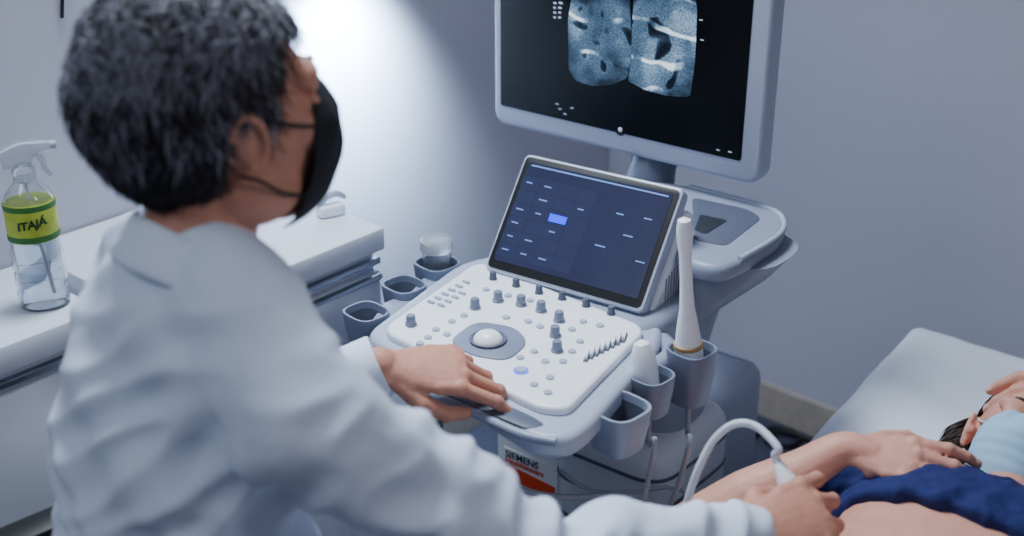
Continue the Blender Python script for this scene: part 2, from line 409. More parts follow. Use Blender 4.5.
# trackball
pad = MB().prism(rpoly(mp([(448, 342), (476, 322), (515, 328), (529, 343), (508, 362), (470, 356)], ZP), .022), ZP - .002, ZP + .0025, .001).build('trackball_pad', M['pgrey2'], cp, True)
c = ml(488, 342, ZP)
MB().lathe([(.026, ZP + .0025), (.0265, ZP + .006), (.024, ZP + .0065), (.022, ZP + .004)], (c.x, c.y, 0)).build('trackball_ring', M['pmid'], cp, True)
MB().sph((c.x, c.y, ZP + .001), (.0215, .0215, .0165), seg=28).build('trackball', M['pwhite'], cp, True)
# knobs
def rep(first, pts, z):
    for i, (a, b) in enumerate(pts):
        o = first
        if i: o = first.copy(); C.objects.link(o)
        q = ml(a, b, z); o.parent = cp; o.location = (q.x, q.y, z)
kb = MB().lathe([(.0075, 0), (.0088, .001), (.0085, .003), (.0072, .004), (.0068, .014), (.006, .016)], seg=20).build('knob', M['pgrey2'], cp, True)
rep(kb, [(475, 308), (498, 301), (521, 305), (541, 311), (559, 321), (555, 336), (557, 351), (411, 325)], ZP)
kb = MB().lathe([(.006, 0), (.0068, .001), (.0058, .003), (.0052, .011), (.0045, .0125)], seg=18).build('small_knob', M['pmid'], cp, True)
rep(kb, [(493, 279), (516, 286), (539, 293), (562, 299), (586, 306), (611, 314)], ZP)
bt = MB().lathe([(.0058, 0), (.0058, .002), (.0048, .003)], seg=18).build('push_button', M['plight'], cp, True)
rep(bt, [(452, 322), (464, 316), (436, 330), (428, 338), (447, 335), (506, 318), (528, 322), (540, 327), (534, 352), (520, 358), (545, 362), (563, 362), (572, 352), (550, 378), (534, 385), (580, 342), (572, 330), (583, 322), (600, 326), (486, 290), (508, 296), (530, 301), (420, 344), (548, 393)], ZP)
kb = MB().box((0, 0, .002), (.013, .0055, .004), .0015).build('key', M['plight'], cp, True)
rep(kb, [(431, 303), (438, 299), (445, 295), (452, 291), (459, 287), (466, 283), (441, 306), (448, 302), (455, 298), (462, 294)], ZP)
for k in range(8):
    a = k / 7; q = ml(587 + 37 * a, 357 - 19 * a, ZP)
    Ts = Matrix.Translation((q.x, q.y, ZP)) @ Matrix.Rotation(R(24), 4, 'Z')
    sl = MB().box((0, 0, .0006), (.0065, .030, .0012), 0, Ts).build('slider_slot', M['pmid'], cp, True)
    MB().box((0, .001, .004), (.0042, .024, .007), .0012, Ts).build('slider_cap', M['pwhite'], sl, True)
q = ml(521, 371, ZP)
MB().lathe([(.0075, ZP), (.0105, ZP), (.0105, ZP + .0015), (.0075, ZP + .0015)], (q.x, q.y, 0)).build('light_ring', M['led'], cp, True)
MB().cyl((q.x, q.y, ZP), .007, .003, seg=18).build('light_button', M['plight'], cp, True)
# touchscreen
bl = ml(487, 266, .862); br = ml(640, 309, .862)
ux = (br - bl); ux.z = 0; tw = ux.length; ux.normalize(); vy = V((-ux.y, ux.x, 0)); al = R(52)
upv = vy * math.cos(al) + V((0, 0, 1)) * math.sin(al); nn = ux.cross(upv)
TS = basis(ux, upv, nn, bl); TL = .187
ts = MB().prism(rpoly([(-.005, -.006), (tw + .005, -.006), (tw + .005, TL + .005), (-.005, TL + .005)], .012), -.026, 0, .005, TS).build('touchscreen', M['plight'], um, True)
MB().prism(rpoly([(0, 0), (tw, 0), (tw, TL), (0, TL)], .009), .0, .0012, .0004, TS).build('black_glass', M['rubber'], ts, True)
MB().prism([(.009, .013), (tw - .009, .013), (tw - .009, TL - .008), (.009, TL - .008)], .0012, .0018, 0, TS).build('display', M['tscreen'], ts, True)
def soft(u, v, w, h, m, nm='soft_key', z=.002):
    MB().box((u, v, z), (w, h, .0006), 0, TS).build(nm, m, ts, True)
for i in range(4):
    for j in range(6):
        soft(.024 + i * .034, .032 + j * .0225, .0325, .0212, M['tile'], 'screen_tile', .0017)
Wi = um.matrix_basis @ TS; n0 = Wi.to_3x3() @ V((0, 0, 1)); p0 = Wi @ V((0, 0, .002)); WI = Wi.inverted()
def tsp(px, py): q = WI @ onpl(px, py, p0, n0); return q.x, q.y
for (i, j) in [(0, 0), (1, 0), (2, 0), (0, 1), (1, 1), (0, 2), (2, 2), (0, 3), (1, 3), (2, 3), (3, 4), (0, 5), (1, 5), (1, 4)]:
    soft(.022 + i * .034, .033 + j * .0225, random.uniform(.010, .016), .0022, M['key'], 'soft_key', .0024)
for (a, b) in [(620, 214), (648, 219), (628, 236), (600, 246), (640, 262)]:
    u, v = tsp(a, b); soft(u, v, random.uniform(.012, .018), .0022, M['key'])
soft(.024 + 2 * .034, .032 + 3 * .0225, .031, .0125, M['keyhi'], 'lit_key', .0025)
MB().box((tw * .5, TL - .013, .002), (tw - .03, .0025, .0006), 0, TS).build('status_bar', M['key'], ts, True)
# support wedge behind touchscreen
Tw = basis(vy, V((0, 0, 1)), ux, bl)
MB().prism(rpoly([(.012, -.03), (.125, .115), (.15, .10), (.155, -.03)], .012), .02, tw + .008, .004, Tw).build('screen_support', M['pwhite'], um, True)
gm = MB()
for k in range(9): gm.box((.065 + k * .0085, .0 + k * .001, tw + .0085), (.004, .05 + .003 * k, .0012), 0, Tw)
gm.build('speaker_grille', M['pgrey'], um, True)
# rear deck and tray
MB().prism(rpoly([(-.17, .10), (.165, .10), (.165, .32), (-.12, .36)], .05), .79, .85, .02, seg=3).build('rear_deck', M['pgrey'], um, True)
tp = mp([(640, 178), (690, 184), (765, 203), (787, 216), (784, 234), (748, 258), (722, 268), (690, 262), (660, 235)], .925)
MB().prism(rpoly(tp, .035), .895, .925, .012, seg=4).build('rear_tray', M['pgrey'], um, True)
MB().prism(rpoly(mp([(692, 197), (748, 209), (762, 218), (726, 246), (694, 240)], .926), .015), .92, .9262, .001).build('tray_mat', M['pmid'], um, True)
MB().prism(rpoly(mp([(700, 214), (728, 220), (706, 234), (694, 230)], .927), .008), .92, .9272, .001).build('tray_dark_plate', M['pdark'], um, True)  # flat dark plate on the tray, no hollow is cut
hq = [ml(690, 186, .927), ml(762, 205, .927), ml(783, 218, .927), ml(778, 235, .927), ml(740, 258, .927)]
MB().tube([(a.x, a.y, .9255) for a in hq], .0045, 10, 6).build('tray_rim', M['plight'], um, True)
cx = sum(a for a, b in tp) / len(tp); cy = sum(b for a, b in tp) / len(tp)
rings = [ell((.07, .30, .58), (1, 0, 0), (0, 1, 0), .075, .08, n, 3), ell((.09, .29, .72), (1, 0, 0), (0, 1, 0), .06, .06, n, 3), ell((.11, .30, .80), (1, 0, 0), (0, 1, 0), .055, .06, n, 3), ell((cx + .01, cy - .02, .865), (1, 0, 0), (0, 1, 0), .085, .075, n, 3), ell((cx, cy, .90), (1, 0, 0), (0, 1, 0), .12, .085, n, 3)]
MB().loft(rings).build('rear_column', M['pgrey'], um, True)
# monitor
mc = MI @ V((.177, 2.087, .97)); mw, mh = .525, .345
TMn = basis(V((1, 0, 0)), V((0, 0, 1)), V((0, -1, 0)), mc)
mon = MB().prism(rpoly([(-mw / 2, -.006), (mw / 2 + .006, -.006), (mw / 2 + .006, mh), (-mw / 2, mh)], .028), -.042, 0, .008, TMn, seg=3).build('monitor', M['plight'], um, True)
MB().prism(rpoly([(-mw / 2 + .016, .03), (mw / 2 - .028, .03), (mw / 2 - .028, mh - .02), (-mw / 2 + .016, mh - .02)], .006), .0, .0012, .0004, TMn).build('screen', M['screen'], mon, True)
MB().prism(rpoly([(-mw / 2 + .03, .02), (mw / 2 - .03, .02), (mw / 2 - .05, mh - .02), (-mw / 2 + .05, mh - .02)], .03), -.075, -.04, .018, TMn, seg=3).build('back_shell', M['pgrey'], mon, True)
Wi2 = um.matrix_basis @ TMn; n2 = Wi2.to_3x3() @ V((0, 0, 1)); p2 = Wi2 @ V((0, 0, .0016)); WI2 = Wi2.inverted()
def msp(px, py): q = WI2 @ onpl(px, py, p2, n2); return q.x, q.y
Lp = [(578, -40), (600, -40), (618, -40), (629, -5), (631, 25), (631.2, 60), (627, 78), (612, 85), (592, 86), (576, 81), (569, 70), (568, 20)]
Rp = [(637, -40), (690, -40), (697, 10), (695, 60), (690, 97), (668, 96), (645, 90), (628, 81), (631.5, 60), (632, 25)]
MB().prism(rpoly([msp(*a) for a in Lp], .007, 4), .0012, .0017, 0, TMn).build('scan_image', M['scan1'], mon, True)
MB().prism(rpoly([msp(*a) for a in Rp], .007, 4), .0012, .0017, 0, TMn).build('scan_image', M['scan2'], mon, True)
def mark(px, py, w_, h_=.0022):
    a, b = msp(px, py); MB().box((a, b, .0016), (w_, h_, .0006), 0, TMn).build('screen_text', M['textw'], mon, True)
for r_ in range(4):
    x = 553
    for k in range(2):
        w_ = random.uniform(3, 5); mark(x + w_ / 2, 3 + r_ * 4.8, w_ * .0015, .003); x += w_ + 1.5
for (a_, b_) in [(557, 104), (560, 109), (565, 114), (572, 108), (701, 20), (702, 40), (718, 150), (730, 152)]: mark(a_, b_, .006, .0016)
a, b = msp(620, 131)
em = MB().lathe([(.006, 0), (.009, 0), (.009, .001), (.006, .001)], seg=24, T=TMn @ Matrix.Translation((a, b, 0))).build('emblem', M['pdark'], mon, True)
MB().sph((a, b + .002, .001), (.0045, .0045, .0012), TMn, 12).build('emblem_dot', M['white'], em, True)
# monitor arm
mb = MB().tube([(mc.x + .055, mc.y + .05, 1.07), (mc.x + .055, mc.y + .055, .99), (mc.x + .05, mc.y + .04, .94), (mc.x + .05, mc.y + .03, .90)], [.040, .040, .040, .044], 16, 4)
mb.box((mc.x + .04, mc.y + .06, 1.1), (.12, .05, .12), .015)
mb.build('monitor_arm', M['pmid'], um, True)
# cup holders
def cup(px, py, z, r, h_, sx=1, rz=0, mm='pgrey', p=2.0):
    q = ml(px, py, z)
    T = Matrix.Translation((q.x, q.y, z)) @ Matrix.Rotation(rz, 4, 'Z')
    o = MB().lathe([(r * .55, -h_), (r * .80, -h_ * .97), (r * .93, -h_ * .5), (r, -.004), (r * .985, 0), (r * .88, 0), (r * .86, -.004), (r * .78, -h_ * .5), (r * .66, -h_ * .9)], T=T, sx=sx, p=p, seg=36).build('probe_holder', M[mm], um, True)
    MB().lathe([(r * .845, -.010), (r * .765, -h_ * .5), (r * .64, -h_ * .86), (r * .05, -h_ * .87), (r * .05, -h_ * .84), (r * .62, -h_ * .83), (r * .74, -h_ * .5), (r * .825, -.010)], T=T, sx=sx, p=p, seg=36, closed=True).build('holder_liner', M['pmid'], o, True)
    return V((q.x, q.y, z))
cA = cup(619, 406, .835, .038, .062, 1.0, R(-8), 'pgrey', 3.2)
cB = cup(651, 374, .838, .030, .06, 1, R(-8), 'pgrey2', 3)
cC = cup(692, 348, .85, .032, .085, 1, R(-8), 'pgrey2', 3)
cD = cup(366, 311, .838, .030, .05, 1.1, R(-8), 'pgrey2', 3.2)
cE = cup(404, 284, .838, .030, .05, 1.1, R(-8), 'pgrey2', 3.2)
cF = cup(437, 262, .842, .033, .05, 1.05, R(-8), 'pgrey2', 3.2)
MB().prism(rpoly(mp([(370, 322), (384, 302), (410, 292), (424, 276), (446, 268), (476, 272), (400, 330)], .825), .008), .798, .826, .005).build('holder_bracket', M['pgrey'], um, True)
MB().tube([cA + V((-.035, .01, -.025)), cB + V((-.030, 0, -.025)), cC + V((-.034, 0, -.025)), cC + V((-.07, .04, -.03))], .014, 10, 4).build('holder_rail', M['pgrey'], um, True)

# ------------------------------------------------------------------ things in the holders
W = um.matrix_basis
def prb(name, label, base, top, prof, cab, ring=None):
    t = thing(name, label, 'ultrasound probe', base)
    d = (top - base); L = d.length; d.normalize(); x = d.orthogonal().normalized(); T = basis(x, d.cross(x), d, base)
    MB().lathe([(r, z * L) for r, z in prof], T=T, seg=22).build('handle', M['pwhite'], t)
    if ring:
        MB().lathe([(ring[0] * .98, ring[1] * L), (ring[0] * 1.03, ring[1] * L + .001), (ring[0] * 1.03, ring[1] * L + .006), (ring[0] * .98, ring[1] * L + .007)], T=T, seg=22).build('ring', M['gold'], t)
    MB().tube(cab, .0038, 8, 8).build('cable', M['cableg'], t)
    return t
bC = W @ (cC + V((0, 0, -.06)))
tC = bC + V((-.022, .0, .258))
prb('transducer', 'tall slim white probe standing upright in the rearmost right holder', bC, tC,
    [(.004, 0), (.018, .02), (.021, .2), (.019, .26), (.0155, .36), (.0105, .48), (.0088, .62), (.0086, .78), (.0105, .86), (.0115, .93), (.009, .985), (.002, 1)],
    [bC + V((0, 0, .01)), bC + V((0, -.01, -.07)), pd(690, 440, 1.80), pd(680, 480, 1.82), pd(666, 525, 1.86), V((.24, 1.68, .30)), V((.2, 1.72, .16))], (.0205, .24))
bB = W @ (cB + V((0, 0, -.045)))
prb('transducer', 'short white probe lying tilted in the middle right holder', bB, bB + V((-.014, .014, .09)),
    [(.005, 0), (.016, .05), (.018, .5), (.016, .8), (.011, .95), (.003, 1)],
    [bB + V((0, 0, .01)), bB + V((0, -.01, -.06)), pd(655, 440, 1.74), pd(648, 480, 1.78), pd(640, 525, 1.82), V((.18, 1.64, .32)), V((.16, 1.70, .16))])
# gel jar
pF = W @ (cF + V((0, 0, -.04)))
t = thing('jar', 'small clear plastic jar with white lid standing in a left side holder', 'jar', pF)
MB().lathe([(.004, 0), (.020, .002), (.021, .02), (.0235, .05), (.025, .066), (.0238, .066), (.022, .05), (.0195, .02), (.018, .004), (.003, .004)], seg=26).build('jar_body', M['clear'], t, True)
MB().lathe([(.026, .062), (.0272, .064), (.0262, .078), (.022, .082), (.002, .083)], seg=26).build('lid', M['milky'], t, True)

# cables below the console
def cab(name, label, pts, r, m, grp=None):
    o = MB().tube(pts, r, 8, 8).build(name, m); o['label'] = label; o['category'] = 'cable'
    if grp: o['group'] = grp
    return o
cab('cable', 'light grey cable looping from under the console front past the nameplate', [W @ V((-.12, .06, .785)), pd(440, 425, 1.80), pd(462, 455, 1.81), pd(505, 484, 1.82), pd(560, 497, 1.84), pd(620, 496, 1.85), pd(650, 510, 1.87), V((.22, 1.66, .36))], .0045, M['cableg'])
cab('cable', 'darker grey cable hanging nearest the lab coat below the console', [W @ V((-.15, .03, .785)), pd(415, 412, 1.80), pd(428, 445, 1.81), pd(450, 490, 1.83), pd(480, 540, 1.85), V((-.02, 1.60, .3)), V((.02, 1.66, .16))], .0045, M['pmid'])
cab('cable', 'thin grey cable lying lowest behind the two hanging probe cables', [pd(560, 470, 1.90), pd(590, 490, 1.89), pd(630, 492, 1.88), pd(672, 488, 1.88), pd(690, 510, 1.88), V((.27, 1.66, .34))], .0035, M['cableg'])
cab('power_cord', 'black power cord coiled on the floor by the baseboard behind the bed', [onz(752, 436, .008), onz(775, 428, .008), onz(800, 436, .008), onz(790, 446, .008), onz(766, 441, .008), onz(780, 431, .016), onz(812, 440, .008), onz(840, 452, .008)], .0065, M['cablek'])

# ------------------------------------------------------------------ people helpers
def hand(mb, w, X, Z, left, curl, thumb=None, s=1.0, nails=None, spread=1.0, fat=1.0):
    X = X.normalized(); Y = Z.cross(X).normalized(); Z = X.cross(Y).normalized(); sd = -1 if left else 1
    g = lambda x, y, z: w + (X * x + Y * (y * sd) + Z * z) * s
    rr = []
    for (x, hw, ht, zc) in ((-.012, .024, .018, 0), (.01, .026, .017, 0), (.03, .034, .0155, 0), (.06, .040, .0135, .001), (.085, .041, .0115, .002), (.098, .035, .008, .001)):
        rr.append([g(x, math.cos(a) * hw, zc + math.sin(a) * ht) for a in [2 * math.pi * k / 20 for k in range(20)]])
    mb.loft(rr)
    mb.sph(g(.032, .022, -.008), .0165 * s, seg=12); mb.sph(g(.035, -.024, -.007), .0138 * s, seg=12)
    fl = [(.031, .088, (.049, .030, .023), 7), (.0105, .094, (.053, .034, .024), 1), (-.011, .090, (.049, .032, .024), -5), (-.031, .080, (.038, .024, .021), -12)]
    rad = [(.0096, .0085, .0078, .0064), (.0096, .0087, .008, .0066), (.0093, .0083, .0076, .0062), (.0083, .0074, .0067, .0054)]
    for (y, x, ph, sp), cu, rd in zip(fl, curl, rad):
        rd = tuple(r_ * fat for r_ in rd)
        sp = R(sp) * spread; d0 = lambda a: (math.cos(a) * math.cos(sp), math.cos(a) * math.sin(sp), -math.sin(a))
        p = V((x, y, .001)); pts = [p - V((.03, 0, 0)), p]; a = 0
        for L, c in zip(ph, cu):
            a += R(c); p = p + V(d0(a)) * L; pts.append(p)
        W_ = [g(*q) for q in pts]
        mb.tube(W_, [rd[0] * s, rd[0] * s, rd[1] * s, rd[2] * s, rd[3] * s], 12)
        for q, r_ in zip(W_[1:], (rd[0] * 1.2, rd[1] * 1.16, rd[2] * 1.1, rd[3])): mb.sph(q, r_ * s, seg=12)
        if nails is not None:
            dx = (W_[-1] - W_[-2]).normalized(); nz = Z * math.cos(a) + X * math.sin(a)
            nz = (nz - dx * nz.dot(dx)).normalized()
            nails.append((W_[-1] * .8 + W_[-2] * .2 + nz * (rd[3] * .86 * s), dx, nz.cross(dx), nz, rd[3] * s))
    th = thumb or [(.015, .018, -.006), (.043, .044, -.014), (.074, .058, -.02), (.1, .056, -.026)]
    W_ = [g(*q) for q in th]
    mb.tube(W_, [.0135 * s, .0122 * s, .0105 * s, .0082 * s], 12)
    for q, r_ in zip(W_, (.0138, .0126, .0112, .0082)): mb.sph(q, r_ * s, seg=12)
def add_nails(L, parent):
    for (c, dx, y, z, r) in L:
        MB().sph((0, 0, 0), (r * .95, r * .68, r * .22), basis(dx, y, z, c), 10).build('fingernail', M['nail'], parent)
def limb(mb, pts, rad):
    mb.tube(pts, rad, 18, 6, ball=True)
def ear(mb, T, sd, k_=1.0):
    x = sd * .075
    c0 = Matrix.Translation((x, -.012, -.004))
    T = T @ c0 @ Matrix.Diagonal((.9, .80 * k_, .80 * k_, 1)) @ Matrix.Translation((-x, .012, 0))
    pts = []
    for k in range(11):
        a = R(-70 + k * 28); pts.append((x + sd * (.010 + .004 * math.sin(a)), -.012 - .019 * math.cos(a + R(80)), .002 + .031 * math.sin(a + R(80))))
    mb.tube(pts, .0050, 8, 3, T)
    mb.sph((x + sd * .003, -.012, .0), (.008, .017, .028), T, 14)
    mb.sph((x + sd * .007, -.004, -.026), (.006, .010, .011), T, 12)
    mb.sph((x + sd * .005, .006, -.004), (.007, .006, .009), T, 12)
def head(mb, T, ek=1.0, closed=False):
    mb.sph((0, -.015, .032), (.076, .096, .09), T, 28)
    mb.sph((0, .022, -.022), (.065, .068, .090), T, 28)
    mb.sph((0, .043, -.088), (.042, .042, .034), T, 20)
    for sd in (-1, 1):
        mb.sph((sd * .046, .005, -.066), (.02, .045, .035), T, 16)
        mb.sph((sd * .040, .056, -.022), (.024, .024, .024), T, 16)
        mb.sph((sd * .030, .068, .028), (.032, .020, .016), T, 16)
        mb.sph((sd * .0115, .100, -.030), (.008, .011, .008), T, 12)
        mb.sph((sd * .032, .0745, .016), (.020, .011, .010), T, 14)
        mb.sph((sd * .032, .0745, .000), (.020, .010, .008), T, 14)
        if closed: mb.sph((sd * .032, .074, .008), (.017, .0125, .012), T, 16)
        ear(mb, T, sd, ek)
    mb.tube([(0, .078, .03), (0, .086, .012), (0, .100, -.012), (0, .106, -.026)], [.010, .010, .0105, .011], 12, 4, T, ball=True)
    mb.sph((0, .092, -.059), (.025, .010, .0062), T, 16); mb.sph((0, .090, -.070), (.022, .010, .007), T, 16)
    mb.sph((0, .080, -.063), (.032, .016, .022), T, 16)
def eyes(T, parent, hairm, closed=False):
    for sd in (-1, 1):
        if closed:      # lash line of a closed lid
            MB().tube([(sd * .019, .0835, .004), (sd * .032, .0865, .001), (sd * .046, .0795, .004)], [.0007, .0010, .0006], 6, 4, T).build('eyelash', hairm, parent)
            continue
        e = MB().sph((sd * .032, .0735, .008), .0115, T, 18).build('eye', M['eye'], parent)
        MB().sph((sd * .032, .081, .008), (.005, .0042, .005), T, 12).build('iris', M['iris'], e)
    for sd in (-1, 1):
        MB().tube([(sd * .014, .0860, .032), (sd * .032, .0865, .037), (sd * .052, .073, .034)], [.0018, .0024, .0010], 8, 4, T).build('eyebrow', hairm, parent)
def face_mask(T, m, parent, strapm, pleat=0, crumple=0):
    rows = [(.012, .036, .098, .080), (-.004, .056, .108, .066), (-.024, .066, .116, .058), (-.045, .068, .111, .054), (-.062, .067, .104, .047), (-.08, .065, .098, .040), (-.098, .058, .090, .030), (-.111, .047, .076, .022), (-.117, .036, .058, .02)]
    if pleat:
        rr = []
        for a, b_ in zip(rows, rows[1:]):
            rr.append(a); rr.append(tuple((x + y) / 2 for x, y in zip(a, b_)))
        rows = rr + [rows[-1]]
    bm = bmesh.new(); G = []; am = R(74)
    for i, (z, hx_, fy, yb) in enumerate(rows):
        row = []
        for k in range(25):
            a = -am + 2 * am * k / 24
            c_ = max(0, (math.cos(a) - math.cos(am)) / (1 - math.cos(am)))
            y = yb + (fy - yb) * c_ ** .8
            if z > -.03: y -= .008 * max(0, 1 - abs(abs(a) - .55) / .3)
            y += (pleat if i % 2 else -pleat * .4) * min(1, c_ * 3 + .4)
            x_ = hx_ * math.sin(a) / math.sin(am) * (1 + (pleat * 10 if i % 2 else 0))
            if crumple: y += crumple * noise.noise(V((x_ * 50, z * 90, 2))) * min(1, c_ * 4)
            row.append(bm.verts.new(T @ V((x_, y, z))))
        G.append(row)
    for i in range(len(G) - 1):
        for k in range(24): bm.faces.new((G[i][k], G[i][k + 1], G[i + 1][k + 1], G[i + 1][k]))
    bmesh.ops.recalc_face_normals(bm, faces=bm.faces[:])
    ob = MB().add(bm).build('face_mask', m, parent, ang=None)
    s_ = ob.modifiers.new('s', 'SOLIDIFY'); s_.thickness = .003; s_.offset = 0
    q = ob.modifiers.new('u', 'SUBSURF'); q.levels = 1; q.render_levels = 1
    for sd in (-1, 1):
        MB().tube([(sd * .063, .062, -.016), (sd * .070, .036, -.004), (sd * .0755, .012, .010), (sd * .079, -.008, .022)], .0019, 6, 5, T).build('ear_loop', strapm, ob)
        MB().tube([(sd * .078, -.024, -.032), (sd * .0755, -.006, -.044), (sd * .0715, .014, -.064), (sd * .065, .038, -.078)], .0019, 6, 5, T).build('ear_loop', strapm, ob)
    return ob
def strands(mb, T, N, zmin, lo, hi, out, flow, w, cen, rad, sides=3, jit=.35):
    k = 0
    while k < N:
        d = V((random.gauss(0, 1), random.gauss(0, 1), random.gauss(0, 1))).normalized()
        p = cen + V((d.x * rad.x, d.y * rad.y, d.z * rad.z))
        if p.z < zmin(p.y) + random.uniform(-.006, .004): continue
        k += 1
        n = V((d.x / rad.x, d.y / rad.y, d.z / rad.z)).normalized()
        top = max(.3, min(1, .3 + (p.z - .02) * 9))
        L = random.uniform(lo, hi) * (.55 + .45 * top); f = flow(p) + V((random.uniform(-1, 1), random.uniform(-1, 1), random.uniform(-1, 1))) * jit
        f = (f - n * f.dot(n)).normalized()
        o_ = out * top
        dr = (f + n * o_ * random.uniform(.4, 1.4)).normalized()
        sw = n.cross(f) * random.uniform(-.5, .5)
        pts = []; q = p - n * .003
        for j in range(6): pts.append(T @ q); q = q + (dr - n * (o_ * .40 * j) + sw * math.sin(j * .9)).normalized() * L / 5
        mb.tube(pts, [w, w * 1.15, w * 1.1, w * .9, w * .6, w * .15], sides)

# ------------------------------------------------------------------ doctor
LT = V((.68, -.733, 0)).normalized(); FT = V((-LT.y, LT.x, 0))
doc = thing('person', 'person in a white lab coat and black face mask operating the machine', 'person', (-.36, 1.13, 0))
hf = V((.80, .58, .12)).normalized(); hx = hf.cross(V((0, 0, 1))).normalized(); hz = hx.cross(hf)
HC = pd(221, 113, 1.25)
HS = 1.03
TH = basis(hx * HS, hf * HS, hz * HS, HC)
NB = V((-.308, 1.162, 1.200))
RS, LS = V((-.205, 1.03, 1.095)), V((-.395, 1.258, 1.11))
RE, RW = V((.02, 1.045, .915)), V((.262, 1.183, .835))
LE, LW = V((-.31, 1.42, .85)), V((-.170, 1.456, .903))
b = MB(); head(b, TH)
b.tube([TH @ V((0, -.03, -.02)), TH @ V((0, -.035, -.08)), NB, NB + V((-.01, -.01, -.08))], [.055, .054, .056, .064], 20, 4)
def torso(b, k, rows, ax, ay):
    b.loft([ell(c, ax, ay, w * k, d * k, 32, 2.4) for c, w, d in rows])
rows = [((-.340, 1.12, .50), .155, .135), ((-.35, 1.115, .60), .150, .13), ((-.355, 1.115, .70), .142, .118), ((-.346, 1.12, .85), .143, .116), ((-.334, 1.14, 1.0), .155, .115), ((-.320, 1.15, 1.08), .160, .105), ((-.313, 1.155, 1.145), .13, .088), ((-.308, 1.162, 1.200), .080, .068)]
rows = [(V(c), w, d) for c, w, d in rows]
torso(b, .78, rows[:-1], LT, FT)
limb(b, [RS + V((0, 0, -.012)), RE, RW], [.038, .024, .025]); limb(b, [LS + V((0, 0, -.012)), LE, LW], [.038, .024, .025])
nl = []
hand(b, LW + V((.01, .002, -.004)), V((.96, .16, -.13)), V((.10, -.30, .95)), True, [(16, 26, 16), (26, 36, 24), (36, 44, 28), (42, 48, 28)], [(.015, .018, -.006), (.043, .042, -.018), (.074, .046, -.030), (.1, .038, -.036)], 1.05, nl, 1.45)
RX = V((.84, .44, .06)).normalized(); RZ = V((-.05, -.60, .78))
hand(b, RW, RX, RZ, False, [(34, 46, 30), (40, 52, 32), (46, 56, 34), (52, 58, 34)], [(.015, .018, -.006), (.044, .042, -.018), (.074, .042, -.036), (.098, .028, -.048)], 1.08, nl, 1.4)
hipR = V((-.345, 1.12, .53)) + LT * .085; hipL = V((-.345, 1.12, .53)) - LT * .085
knR = hipR + FT * .38 + LT * .04 + V((0, 0, -.02)); knL = hipL + FT * .34 - LT * .08 + V((0, 0, -.02))
anR = V((knR.x, knR.y, .09)) - FT * .06; anL = V((knL.x, knL.y, .09)) - FT * .06
for h_, k_, a_ in ((hipR, knR, anR), (hipL, knL, anL)):
    limb(b, [h_, h_ * .5 + k_ * .5, k_, k_ * .5 + a_ * .5, a_], [.08, .072, .052, .05, .035])
    limb(b, [a_ + V((0, 0, -.04)), a_ + FT * .13 + V((0, 0, -.055))], [.032, .026])
bake(b, 'body', M['skin'], doc, .0027, 3)
add_nails(nl, doc); eyes(TH, doc, M['hair'])
tr = MB()
for h_, k_, a_ in ((hipR, knR, anR), (hipL, knL, anL)):
    limb(tr, [h_, h_ * .5 + k_ * .5, k_, k_ * .5 + a_ * .5, a_ + V((0, 0, .02))], [.09, .082, .064, .062, .055])
bake(tr, 'trousers', M['trous'], doc, .006, 4)
for a_ in (anR, anL):
    s_ = MB(); limb(s_, [a_ + V((0, 0, -.045)) - FT * .03, a_ + FT * .05 + V((0, 0, -.05)), a_ + FT * .16 + V((0, 0, -.055))], [.044, .04, .034])
    bake(s_, 'shoe', M['rubber'], doc, .005, 3)
ct = MB(); torso(ct, 1.0, rows, LT, FT)
limb(ct, [RS, RS * .5 + RE * .5 + V((0, 0, .002)), RE, RE * .4 + RW * .6, RW - (RW - RE) * .05], [.066, .060, .055, .048, .041])
limb(ct, [LS, LS * .5 + LE * .5, LE, LE * .4 + LW * .6, LW - (LW - LE) * .03], [.062, .058, .055, .046, .041])
ct.tube([NB + V((0, 0, -.02)), RS * .55 + NB * .45 + V((0, 0, .014)), RS + V((0, 0, .004))], [.068, .064, .062], 18, 5, ball=True)
ct.tube([NB + V((0, 0, -.02)), LS * .55 + NB * .45 + V((0, 0, .014)), LS + V((0, 0, .004))], [.068, .062, .058], 18, 5, ball=True)
def ridge(q, s=.006):
    n_ = noise.noise(q); return 1 - 2.2 * math.sqrt(n_ * n_ + s)
def fold(p):
    a = noise.noise(V((p.x * 6, p.y * 6, p.z * 3.0)))
    c_ = ridge(V((p.x * 6 + p.z * 8, p.y * 6 - p.z * 6, p.z * 3)), .004)
    d_ = ridge(V((p.x * 15 - p.z * 11 + 5, p.y * 11 + p.z * 12, p.z * 7)), .004)
    k = 1 if p.z < 1.12 else max(.35, 1 - (p.z - 1.12) * 9)
    return k * (.005 * a + .016 * c_ + .012 * d_ - .014)
bake(ct, 'lab_coat', M['coat'], doc, .005, 6, fold)
co = []
nx = (TH @ V((0, -.035, -.08)) - NB).normalized()
ca = LT; cb_ = nx.cross(ca).normalized()
for (h_, r1, r2) in ((-.030, .073, .070), (-.012, .068, .066), (.004, .064, .064), (.014, .062, .062), (.016, .066, .066), (.004, .071, .070), (-.012, .077, .075), (-.024, .083, .081), (-.030, .081, .079)):
    ring = ell(NB + nx * h_, ca, cb_, r1, r2, 36)
    co.append([q + nx * (.006 * (1 if h_ > -.008 else .4) * (-(q - NB).dot(FT) / .07)) + nx * .004 * noise.noise(q * 22) for q in ring])
MB().loft(co, closed=True).build('collar', M['coat'], doc, ang=None)
def cuff(w, e, r, nm):
    d = (w - e).normalized(); x = d.orthogonal().normalized(); T = basis(x, d.cross(x), d, w)
    MB().lathe([(r * .98, -.045), (r * 1.04, -.043), (r * 1.02, -.002), (r * .98, .002), (r * .9, 0), (r * .9, -.03)], T=T).build(nm, M['coat'], doc)
